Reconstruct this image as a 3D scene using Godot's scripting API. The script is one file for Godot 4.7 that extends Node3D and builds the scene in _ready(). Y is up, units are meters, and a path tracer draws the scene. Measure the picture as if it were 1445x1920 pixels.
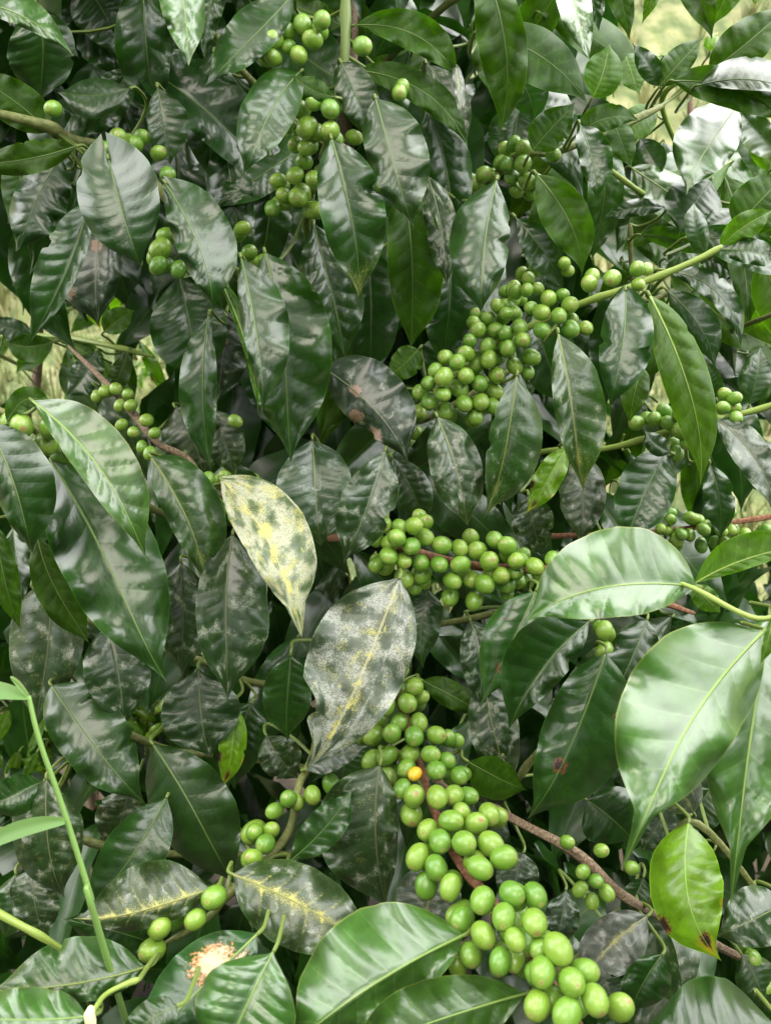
extends Node3D
# A coffee bush heavy with green berries, seen from close by under an overcast sky.

const F := 1536.0            # focal length in photo pixels (1445 x 1920)
const PITCH := -25.0
const EYE := Vector3(0, 1.42, 0)
const DS := 1.14             # scale of the noted leaf distances

var cam_basis: Basis
var rng := RandomNumberGenerator.new()
var M := {}
var taken := {}
var noise := FastNoiseLite.new()
var branches := {}           # bush node -> array of branch polylines (world points)

# ------------------------------------------------------------------ helpers
func numbered(n: String) -> String:
	if not taken.has(n):
		taken[n] = 0
		return n
	taken[n] += 1
	return "%s_%03d" % [n, taken[n]]

func thing(called: String, label: String, category: String, at := Vector3.ZERO, group := "") -> Node3D:
	var o := Node3D.new()
	o.name = numbered(called)
	add_child(o)
	o.position = at
	o.set_meta("label", label)
	o.set_meta("category", category)
	if group != "": o.set_meta("group", group)
	branches[o] = []
	return o

func place(called: String, mesh: Mesh, mat: Material, parent: Node3D, at: Vector3) -> MeshInstance3D:
	# at: world position of the piece's own origin
	var o := MeshInstance3D.new()
	o.name = called
	o.mesh = mesh
	o.material_override = null
	if mat: o.set_surface_override_material(0, mat)
	parent.add_child(o, true)
	o.global_position = at
	return o

func P(px: float, py: float, d: float) -> Vector3:
	return EYE + cam_basis * Vector3((px - 722.5) / F * d, -(py - 960.0) / F * d, -d)

func to_px(p: Vector3) -> Vector3:
	var q := cam_basis.inverse() * (p - EYE)
	return Vector3(722.5 + q.x / -q.z * F, 960.0 - q.y / -q.z * F, -q.z)

func lin(r: float, g: float, b: float) -> Color:
	return Color(r, g, b).linear_to_srgb()

func grid_mesh(pts: PackedVector3Array, uv: PackedVector2Array, rows: int, cols: int, tint: Color) -> ArrayMesh:
	var nrm := PackedVector3Array(); nrm.resize(pts.size())
	var col := PackedColorArray(); col.resize(pts.size()); col.fill(tint)
	for i in rows:
		var i0 := maxi(i - 1, 0) * cols
		var i1 := mini(i + 1, rows - 1) * cols
		for j in cols:
			var a := pts[i1 + j] - pts[i0 + j]
			var b := pts[i * cols + mini(j + 1, cols - 1)] - pts[i * cols + maxi(j - 1, 0)]
			var n := a.cross(b)
			if n.length_squared() < 1e-18: n = Vector3.UP
			nrm[i * cols + j] = n.normalized()
	var idx := PackedInt32Array()
	for i in rows - 1:
		for j in cols - 1:
			var k := i * cols + j
			idx.append_array([k, k + 1, k + cols, k + 1, k + cols + 1, k + cols])
	var arr := []
	arr.resize(Mesh.ARRAY_MAX)
	arr[Mesh.ARRAY_VERTEX] = pts
	arr[Mesh.ARRAY_NORMAL] = nrm
	arr[Mesh.ARRAY_TEX_UV] = uv
	arr[Mesh.ARRAY_COLOR] = col
	arr[Mesh.ARRAY_INDEX] = idx
	var m := ArrayMesh.new()
	m.add_surface_from_arrays(Mesh.PRIMITIVE_TRIANGLES, arr)
	return m

func tube(path: PackedVector3Array, radii: PackedFloat32Array, sides := 7, flat := 1.0, bump := 0.0) -> ArrayMesh:
	# swept tube; path in local coordinates; closed by shrinking the last rings
	var pts := PackedVector3Array()
	var uv := PackedVector2Array()
	var n := path.size()
	var up := Vector3(0.3, 0.9, 0.2).normalized()
	var run := 0.0
	for i in range(-1, n + 1):
		var ii := clampi(i, 0, n - 1)
		var t := (path[mini(ii + 1, n - 1)] - path[maxi(ii - 1, 0)]).normalized()
		var a := t.cross(up)
		if a.length() < 0.05: a = t.cross(Vector3.RIGHT)
		a = a.normalized()
		var b := a.cross(t).normalized()
		var r := radii[ii] if i == ii else 0.0
		if ii > 0: run += path[ii].distance_to(path[ii - 1])
		for s in sides + 1:
			var w := TAU * s / sides
			var rr := r * (1.0 + bump * sin(ii * 12.9898 + (s % sides) * 78.233))
			pts.append(path[ii] + a * cos(w) * rr + b * sin(w) * rr * flat)
			uv.append(Vector2(float(s) / sides, run * 20.0))
	return grid_mesh(pts, uv, n + 2, sides + 1, Color.WHITE)

func smooth_path(pts: Array, per := 6) -> PackedVector3Array:
	var out := PackedVector3Array()
	for i in pts.size() - 1:
		var a: Vector3 = pts[maxi(i - 1, 0)]
		var b: Vector3 = pts[i]
		var c: Vector3 = pts[i + 1]
		var d: Vector3 = pts[mini(i + 2, pts.size() - 1)]
		for k in per:
			out.append(b.cubic_interpolate(c, a, d, float(k) / per))
	out.append(pts[pts.size() - 1])
	return out

# ------------------------------------------------------------------ textures
const TW := 512
const TH := 256
var nA: PackedByteArray   # fine grain
var nB: PackedByteArray   # medium
var nC: PackedByteArray   # coarse
var nD: PackedByteArray   # coarse, other seed
var nR: PackedByteArray   # powder grains
var lut := PackedByteArray()

func noise_bytes(sd: int, freq: float, oct: int, sx := 1.0) -> PackedByteArray:
	var n := FastNoiseLite.new()
	n.seed = sd
	n.noise_type = FastNoiseLite.TYPE_SIMPLEX_SMOOTH
	n.frequency = freq
	n.fractal_octaves = oct
	var im := n.get_image(int(TW / sx), TH)
	im.convert(Image.FORMAT_L8)
	if sx != 1.0: im.resize(TW, TH)
	return im.get_data()

func ss(a: float, b: float, x: float) -> float:
	var t := clampf((x - a) / (b - a), 0.0, 1.0)
	return t * t * (3.0 - 2.0 * t)

# look: base, vein, mid (linear colours), mott, vs (vein strength), white [amount, reach], yellow dust along midrib/veins/tip/patch, rough
func look(called: String, o: Dictionary) -> void:
	var base: Color = o.base
	var vein: Color = o.get("vein", base * 1.6)
	var midc: Color = o.get("mid", base * 2.4)
	var vs: float = o.get("vs", 0.25)
	var white: float = o.get("white", 0.0)
	var wash: float = o.get("wash", 0.06)
	var wpat: float = o.get("wpat", 1.0)
	var ym: float = o.get("ym", 0.0)
	var yv: float = o.get("yv", 0.0)
	var yt: float = o.get("yt", 0.0)
	var yp: float = o.get("yp", 0.0)
	var ys: float = o.get("ys", 0.0)
	var rough: float = o.get("rough", 0.32)
	var shift: int = o.get("shift", 0)
	var spots: Array = o.get("spots", [])      # [u, v, ru, rv, kind]
	var specks: float = o.get("specks", 0.0)
	var edge_c: Color = o.get("edge", base * 2.0)  # pale rim painted in for light caught along the thin leaf edge
	var wc: Color = o.get("wc", Color(0.58, 0.59, 0.56))
	var yc := Color(0.60, 0.57, 0.19)
	var img := PackedByteArray(); img.resize(TW * TH * 3)
	var rgh := PackedByteArray(); rgh.resize(TW * TH)
	var coatb := PackedByteArray(); coatb.resize(TW * TH)
	var half := TH * 0.5 - 0.5
	var k := 0
	for y in TH:
		var q := absf(y - half) / half
		var midm := 1.0 - ss(0.012, 0.035, q)
		var edgem := ss(0.975, 0.99, q)
		var ysh := ((y + shift * 37) % TH) * TW
		var v := float(y) / (TH - 1)
		for x in TW:
			var u := float(x) / (TW - 1)
			var j := ysh + ((x + shift * 71) & 511)
			var a := nA[j] * 0.00392157
			var b := nB[j] * 0.00392157
			var c := nC[j] * 0.00392157
			var ph := 9.5 * (u - 0.13 * q * (1.0 - 0.35 * q)) + (0.5 if y > half else 0.3)
			var fr := ph - floorf(ph)
			var vd := minf(fr, 1.0 - fr)
			var vm := (1.0 - ss(0.015, 0.06, vd)) * (1.0 - 0.7 * q)
			var t := maxf(midm, 0.0)
			var m := 1.0 + (b - 0.5) * 0.22 + (c - 0.5) * 0.6 + (a - 0.5) * 0.12
			var vv := vm * vs
			var r := (base.r + (vein.r - base.r) * vv) * m
			var g := (base.g + (vein.g - base.g) * vv) * m
			var bl := (base.b + (vein.b - base.b) * vv) * m
			r += (midc.r - r) * t
			g += (midc.g - g) * t
			bl += (midc.b - bl) * t
			if edgem > 0.0:
				r += (edge_c.r - r) * edgem
				g += (edge_c.g - g) * edgem
				bl += (edge_c.b - bl) * edgem
			var ro := rough + (b - 0.5) * 0.06
			var ct := 1.0
			for s in spots:
				var du: float = (u - s[0]) / s[2]
				var dv: float = (v - s[1]) / s[3]
				var dd := sqrt(du * du + dv * dv) + (b - 0.5) * 1.1 + (a - 0.5) * 0.5
				if dd < 1.35:
					if s[4] == 0:      # dark brown lesion with a rust rim
						var rim := ss(0.7, 0.95, dd)
						var w0 := 1.0 - ss(1.05, 1.3, dd)
						r += ((0.035 + 0.22 * rim) - r) * w0
						g += ((0.012 + 0.07 * rim) - g) * w0
						bl += ((0.012 + 0.02 * rim) - bl) * w0
					elif s[4] == 1:    # pinkish tan dry patch
						var w1 := 1.0 - ss(0.9, 1.25, dd)
						r += (0.34 - r) * w1
						g += (0.21 - g) * w1
						bl += (0.15 - bl) * w1
					elif s[4] == 2:    # yellowing
						var w2 := (1.0 - ss(0.5, 1.3, dd)) * 0.85
						r += (0.62 - r) * w2
						g += (0.46 - g) * w2
						bl += (0.03 - bl) * w2
					else:              # cream bleached patch, orange edge
						var w3 := 1.0 - ss(1.0, 1.3, dd)
						var or3 := ss(0.6, 1.1, dd)
						r += ((0.66 - 0.12 * or3) - r) * w3
						g += ((0.52 - 0.28 * or3) - g) * w3
						bl += ((0.34 - 0.28 * or3) - bl) * w3
					ro = maxf(ro, 0.55)
			if white > 0.0:
				var d := nD[j] * 0.00392157
				var cov := ss(0.58 - 0.40 * white, 1.04 - 0.40 * white, c * 0.55 * wpat + d * 0.45 + (1.0 - wpat) * 0.3)
				var w := clampf((nR[j] * 0.0064 + a * 0.35 + b * 0.22 + cov * 0.9 - 1.60) * 1.7, 0.0, 1.0) * minf(cov * 1.4, 1.0) * 0.75 + cov * wash
				w = minf(w, 0.92)
				r += (wc.r - r) * w
				g += (wc.g - g) * w
				bl += (wc.b - bl) * w
				ro += (0.85 - ro) * minf(w * 1.2, 1.0)
				ct = maxf(0.0, ct - w * 1.3)
			if ym + yv + yt + yp + ys > 0.0:
				var e := nD[(j + 20011) % (TW * TH)] * 0.00392157
				var z := ym * exp(-q * q * 32.0) * (0.5 + e) + yv * (1.0 - ss(0.02, 0.16, vd)) * (1.0 - ss(0.2, 0.9, q)) * (0.3 + e)
				z += yt * ss(0.55, 1.0, u) * (0.4 + e) + yp * ss(0.5, 0.75, e) + ys * (0.2 + e * 0.6)
				var w4 := clampf((nR[j] * 0.0058 + a * 0.5 + b * 0.35 + z - 1.70) * 2.0, 0.0, 1.0) * 0.9
				r += (yc.r - r) * w4
				g += (yc.g - g) * w4
				bl += (yc.b - bl) * w4
				ro += (0.9 - ro) * w4
				ct = maxf(0.0, ct - w4 * 1.4)
			if specks > 0.0 and nR[j] > 232 - specks * 12.0:
				r += 0.12; g += 0.13; bl += 0.06
			img[k * 3] = lut[clampi(int(r * 1023.0), 0, 1023)]
			img[k * 3 + 1] = lut[clampi(int(g * 1023.0), 0, 1023)]
			img[k * 3 + 2] = lut[clampi(int(bl * 1023.0), 0, 1023)]
			rgh[k] = clampi(int(ro * 255.0), 10, 255)
			coatb[k] = int(ct * 255.0)
			k += 1
	var mat := StandardMaterial3D.new()
	mat.resource_name = "leaf_" + called
	mat.albedo_texture = ImageTexture.create_from_image(Image.create_from_data(TW, TH, false, Image.FORMAT_RGB8, img))
	mat.roughness = 1.0
	mat.roughness_texture = ImageTexture.create_from_image(Image.create_from_data(TW, TH, false, Image.FORMAT_L8, rgh))
	mat.metallic_specular = o.get("spec", 0.6)
	mat.clearcoat_enabled = true
	mat.clearcoat = o.get("coat", 0.6)
	mat.clearcoat_roughness = o.get("coat_rough", 0.25)
	if white + ym + yv + yt + yp + ys > 0.0:
		mat.clearcoat_texture = ImageTexture.create_from_image(Image.create_from_data(TW, TH, false, Image.FORMAT_L8, coatb))
	mat.vertex_color_use_as_albedo = true
	mat.cull_mode = BaseMaterial3D.CULL_DISABLED
	mat.heightmap_enabled = true
	mat.heightmap_texture = M.leaf_relief
	mat.heightmap_scale = o.get("relief", 0.055)
	mat.backlight_enabled = true
	mat.backlight = o.get("back", lin(0.5, 0.6, 0.25))
	M["leaf_" + called] = mat
	var md := StandardMaterial3D.new()
	md.resource_name = "midrib_" + called
	md.albedo_color = lin(midc.r, midc.g, midc.b)
	md.roughness = 0.45
	M["mid_" + called] = md

func make_relief() -> void:
	var img := PackedByteArray(); img.resize(TW * TH)
	var half := TH * 0.5 - 0.5
	var k := 0
	for y in TH:
		var q := absf(y - half) / half
		for x in TW:
			var u := float(x) / (TW - 1)
			var ph := 9.5 * (u - 0.13 * q * (1.0 - 0.35 * q)) + (0.5 if y > half else 0.3)
			var fr := ph - floorf(ph)
			var vd := minf(fr, 1.0 - fr)
			var h := 0.45 + 0.12 * ss(0.0, 0.10, vd) + (nB[k] / 255.0 - 0.5) * 0.12 + (nA[k] / 255.0 - 0.5) * 0.03
			# cross wrinkles between the side veins
			h += 0.02 * sin(q * 46.0 + nC[k] * 0.06)
			img[k] = clampi(int(h * 255.0), 0, 255)
			k += 1
	M.leaf_relief = ImageTexture.create_from_image(Image.create_from_data(TW, TH, false, Image.FORMAT_L8, img))

func plain(called: String, c: Color, rough: float, spec := 0.5) -> StandardMaterial3D:
	var m := StandardMaterial3D.new()
	m.resource_name = called
	m.albedo_color = c
	m.roughness = rough
	m.metallic_specular = spec
	M[called] = m
	return m

func noise_mat(called: String, stops: Array, freq: float, tri: float, rough: float, sd: int, size := 512) -> StandardMaterial3D:
	var n := FastNoiseLite.new()
	n.seed = sd; n.frequency = freq; n.fractal_octaves = 5
	var t := NoiseTexture2D.new()
	t.width = size; t.height = size; t.seamless = true; t.noise = n
	var g := Gradient.new()
	g.offsets = PackedFloat32Array([])
	var offs := PackedFloat32Array(); var cols := PackedColorArray()
	for s in stops:
		offs.append(s[0]); cols.append(s[1])
	g.offsets = offs; g.colors = cols
	t.color_ramp = g
	var m := StandardMaterial3D.new()
	m.resource_name = called
	m.albedo_texture = t
	m.uv1_triplanar = true
	m.uv1_world_triplanar = true
	m.uv1_scale = Vector3.ONE * tri
	m.roughness = rough
	M[called] = m
	return m

func berry_mat(called: String, base: Color, pale: Color, blotch := 0) -> void:
	var w := 256; var h := 128
	var img := Image.create(w, h, false, Image.FORMAT_RGB8)
	for y in h:
		var t := float(y) / (h - 1)          # 0 at the stalk, 1 at the navel
		for x in w:
			var j := (y * 2) * TW + x * 2
			var a := nA[j] / 255.0
			var b := nB[j] / 255.0
			var streak := nA[(x * 2) + 40 * TW] / 255.0
			var k := 0.18 * streak + 0.30 * b + 0.45 * ss(0.55, 1.0, t) * (0.5 + streak * 0.6)
			var c := base.lerp(pale, clampf(k, 0.0, 1.0))
			if a > 0.80: c = c.lerp(Color(0.5, 0.6, 0.25), 0.12)
			if nR[j] > 214: c = c.lerp(Color(0.20, 0.15, 0.04), 0.30)
			# the navel: pale ring, brown scar
			if t > 0.94: c = c.lerp(Color(0.42, 0.48, 0.14), 0.6)
			if t > 0.965: c = c.lerp(Color(0.30, 0.24, 0.08), 0.7)
			if t > 0.982: c = c.lerp(Color(0.36, 0.30, 0.12), 0.7)
			if blotch == 1:
				var wv := ss(0.60, 0.80, t * 0.75 + 0.25 * b + 0.12 * sin(x * TAU / w))
				c = c.lerp(Color(0.10, 0.035, 0.02), wv)
			elif blotch == 2 and t > 0.90:
				c = c.lerp(Color(0.32, 0.17, 0.08), 0.7 * ss(0.90, 0.96, t + (b - 0.5) * 0.1))
			img.set_pixel(x, y, c.linear_to_srgb())
	var m := StandardMaterial3D.new()
	m.resource_name = called
	m.albedo_texture = ImageTexture.create_from_image(img)
	m.roughness = 0.33
	m.metallic_specular = 0.5
	m.clearcoat_enabled = true
	m.clearcoat = 0.5
	m.clearcoat_roughness = 0.35
	M[called] = m

func make_materials() -> void:
	lut.resize(1024)
	for i in 1024:
		lut[i] = int(round(clampf(Color(i / 1023.0, 0, 0).linear_to_srgb().r, 0, 1) * 255.0))
	nA = noise_bytes(3, 0.34, 3)
	nB = noise_bytes(5, 0.06, 5)
	nC = noise_bytes(8, 0.011, 3)
	nD = noise_bytes(21, 0.014, 4)
	nR.resize(TW * TH)
	for i in TW * TH: nR[i] = rng.randi() & 255
	for i in range(TW + 1, TW * TH): nR[i] = (nR[i] * 2 + nR[i - 1] + nR[i - TW]) >> 2
	make_relief()
	var yg := Color(0.09, 0.155, 0.03)
	look("dark", {base = Color(0.020, 0.070, 0.008), mid = yg, vs = 0.22, rough = 0.30, specks = 0.1, shift = 22})
	look("mid", {base = Color(0.020, 0.070, 0.008), mid = yg, vs = 0.22, rough = 0.30, specks = 0.2, shift = 1})
	look("grey", {base = Color(0.024, 0.070, 0.012), mid = yg * 0.9, vs = 0.2, rough = 0.33, shift = 2})
	look("light", {base = Color(0.046, 0.125, 0.018), vein = Color(0.14, 0.24, 0.08), mid = Color(0.17, 0.27, 0.055), vs = 0.45, rough = 0.30, edge = Color(0.15, 0.22, 0.04), shift = 3, relief = 0.035, coat = 0.8, spec = 0.6, coat_rough = 0.26, back = lin(0.25, 0.32, 0.1)})
	look("under", {base = Color(0.044, 0.112, 0.009), vein = Color(0.10, 0.17, 0.04), mid = Color(0.12, 0.19, 0.045), vs = 0.5, rough = 0.5, back = lin(0.75, 0.85, 0.2), shift = 4, spec = 0.35, coat = 0.12})
	look("bright", {base = Color(0.085, 0.20, 0.014), vein = Color(0.18, 0.30, 0.05), mid = Color(0.24, 0.34, 0.07), vs = 0.5, rough = 0.45, back = lin(0.9, 1.0, 0.25), shift = 5, spec = 0.4, coat = 0.2})
	look("lime", {base = Color(0.19, 0.38, 0.015), vein = Color(0.22, 0.42, 0.04), mid = Color(0.24, 0.42, 0.06), vs = 0.5, rough = 0.3, back = lin(0.7, 0.9, 0.15), shift = 6,
		spots = [[0.90, 0.50, 0.10, 0.35, 2], [0.84, 0.55, 0.055, 0.13, 0], [0.63, 0.03, 0.05, 0.08, 0], [0.62, 0.99, 0.04, 0.05, 2]]})
	look("film", {base = Color(0.023, 0.062, 0.015), mid = Color(0.12, 0.15, 0.07), vs = 0.2, rough = 0.36, white = 0.55, shift = 7})
	look("film2", {base = Color(0.027, 0.075, 0.015), mid = Color(0.15, 0.19, 0.06), vs = 0.2, rough = 0.34, white = 0.55, yt = 0.35, shift = 11})
	look("heavy", {base = Color(0.030, 0.062, 0.022), mid = Color(0.30, 0.30, 0.15), vs = 0.15, rough = 0.42, white = 0.90, wpat = 0.75, ym = 0.5, yp = 0.42, ys = 0.12, wash = 0.10, shift = 9, coat = 0.4})
	look("golden", {base = Color(0.05, 0.11, 0.02), mid = Color(0.36, 0.36, 0.14), vs = 0.15, rough = 0.5, white = 1.02, wpat = 0.75, wc = Color(0.62, 0.61, 0.46), ym = 0.45, yp = 0.5, ys = 0.40, wash = 0.28, shift = 14, coat = 0.4})
	look("speck", {base = Color(0.027, 0.082, 0.011), mid = Color(0.15, 0.20, 0.04), vs = 0.2, rough = 0.32, white = 0.25, yt = 0.45, ys = 0.12, ym = 0.25, shift = 10})
	look("tipdust", {base = Color(0.020, 0.070, 0.008), mid = yg, vs = 0.2, rough = 0.30, yt = 0.85, ys = -0.25, shift = 15})
	look("vein", {base = Color(0.028, 0.062, 0.013), mid = Color(0.20, 0.22, 0.055), vs = 0.2, rough = 0.36, white = 0.38, ym = 0.62, yv = 0.5, ys = 0.36, shift = 12})
	look("dusty", {base = Color(0.022, 0.060, 0.011), mid = Color(0.10, 0.12, 0.05), vs = 0.2, rough = 0.42, white = 0.42, yp = 0.25, ys = 0.16, shift = 13})
	look("lesion", {base = Color(0.024, 0.085, 0.010), mid = yg, vs = 0.25, rough = 0.30, specks = 0.25, shift = 16, spots = [[0.66, 0.46, 0.035, 0.09, 0], [0.3, 0.8, 0.012, 0.02, 0]]})
	look("patch", {base = Color(0.020, 0.045, 0.017), mid = Color(0.10, 0.13, 0.06), vs = 0.2, rough = 0.33, white = 0.35, shift = 17, spots = [[0.45, 0.14, 0.06, 0.11, 1], [0.68, 0.1, 0.06, 0.10, 1], [0.30, 0.50, 0.05, 0.08, 1]]})
	look("cream", {base = Color(0.024, 0.085, 0.018), mid = Color(0.18, 0.26, 0.05), vs = 0.25, rough = 0.30, shift = 18, spots = [[0.30, 0.36, 0.12, 0.18, 3], [0.2, 0.62, 0.08, 0.06, 3]]})
	look("pale", {base = Color(0.10, 0.13, 0.09), mid = Color(0.25, 0.28, 0.12), vs = 0.3, rough = 0.40, white = 0.5, ym = 0.6, yp = 0.2, shift = 19})
	for m in ["mid"]:
		var c: StandardMaterial3D = M["leaf_" + m].duplicate()
		c.resource_name = "foliage_" + m
		c.heightmap_enabled = false
		c.clearcoat = 0.2
		c.clearcoat_roughness = 0.3
		M["foliage_" + m] = c
	plain("green_stem", lin(0.11, 0.17, 0.03), 0.5)
	plain("young_stem", lin(0.26, 0.36, 0.07), 0.45)
	plain("petiole", lin(0.14, 0.20, 0.04), 0.5)
	plain("bud", lin(0.75, 0.78, 0.45), 0.5)
	plain("grass_blade", lin(0.13, 0.27, 0.07), 0.45)
	plain("grass_stem", lin(0.20, 0.35, 0.09), 0.45)
	M.grass_blade.backlight_enabled = true
	M.grass_blade.backlight = lin(0.6, 0.8, 0.3)
	plain("water", Color(1, 1, 1, 0.1), 0.02)
	M.water.refraction_enabled = true
	M.water.refraction_scale = 0.033
	noise_mat("bark", [[0.3, lin(0.10, 0.065, 0.040)], [0.5, lin(0.22, 0.15, 0.095)], [0.72, lin(0.34, 0.26, 0.18)]], 0.04, 22.0, 0.8, 31)
	noise_mat("rust_bark", [[0.3, lin(0.12, 0.045, 0.02)], [0.55, lin(0.24, 0.10, 0.05)], [0.75, lin(0.30, 0.18, 0.10)]], 0.02, 22.0, 0.8, 32)
	noise_mat("green_bark", [[0.3, lin(0.10, 0.12, 0.03)], [0.5, lin(0.16, 0.20, 0.05)], [0.72, lin(0.24, 0.22, 0.09)]], 0.02, 22.0, 0.6, 33)
	noise_mat("soil", [[0.3, lin(0.010, 0.007, 0.004)], [0.5, lin(0.025, 0.018, 0.010)], [0.7, lin(0.055, 0.04, 0.022)]], 0.01, 1.6, 0.95, 34)
	noise_mat("meadow", [[0.30, lin(0.07, 0.10, 0.03)], [0.5, lin(0.15, 0.18, 0.06)], [0.70, lin(0.25, 0.24, 0.12)]], 0.012, 0.5, 0.95, 35)
	plain("tuft", lin(0.14, 0.165, 0.07), 0.7)
	M.tuft.vertex_color_use_as_albedo = true
	M.tuft.cull_mode = BaseMaterial3D.CULL_DISABLED
	berry_mat("berry_a", Color(0.115, 0.270, 0.018), Color(0.28, 0.44, 0.070))
	berry_mat("berry_b", Color(0.150, 0.300, 0.020), Color(0.33, 0.46, 0.080))
	berry_mat("berry_c", Color(0.080, 0.225, 0.014), Color(0.22, 0.39, 0.055))
	berry_mat("berry_d", Color(0.155, 0.310, 0.022), Color(0.32, 0.46, 0.085), 2)
	berry_mat("berry_brown", Color(0.14, 0.26, 0.03), Color(0.32, 0.40, 0.09), 1)
	berry_mat("berry_yellow", Color(0.78, 0.42, 0.012), Color(0.85, 0.58, 0.05))

# ------------------------------------------------------------------ a leaf
const PROF := [0.05, 0.33, 0.55, 0.71, 0.82, 0.90, 0.95, 0.98, 1.0, 1.0, 0.985, 0.96, 0.92, 0.86, 0.78, 0.67, 0.53, 0.36, 0.19, 0.075, 0.0]

func prof(s: float) -> float:
	var f := clampf(s, 0.0, 1.0) * 20.0
	var i := mini(int(f), 19)
	return cubic_interpolate(PROF[i], PROF[i + 1], PROF[maxi(i - 1, 0)], PROF[mini(i + 2, 20)], f - i)

func nearest_on_branches(bush: Node3D, p: Vector3) -> Vector3:
	var best := p + Vector3(0, -0.05, -0.1)
	var bd := 1e9
	for br in branches[bush]:
		for q in br:
			var dd := p.distance_squared_to(q)
			if dd < bd:
				bd = dd
				best = q
	return best

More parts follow.
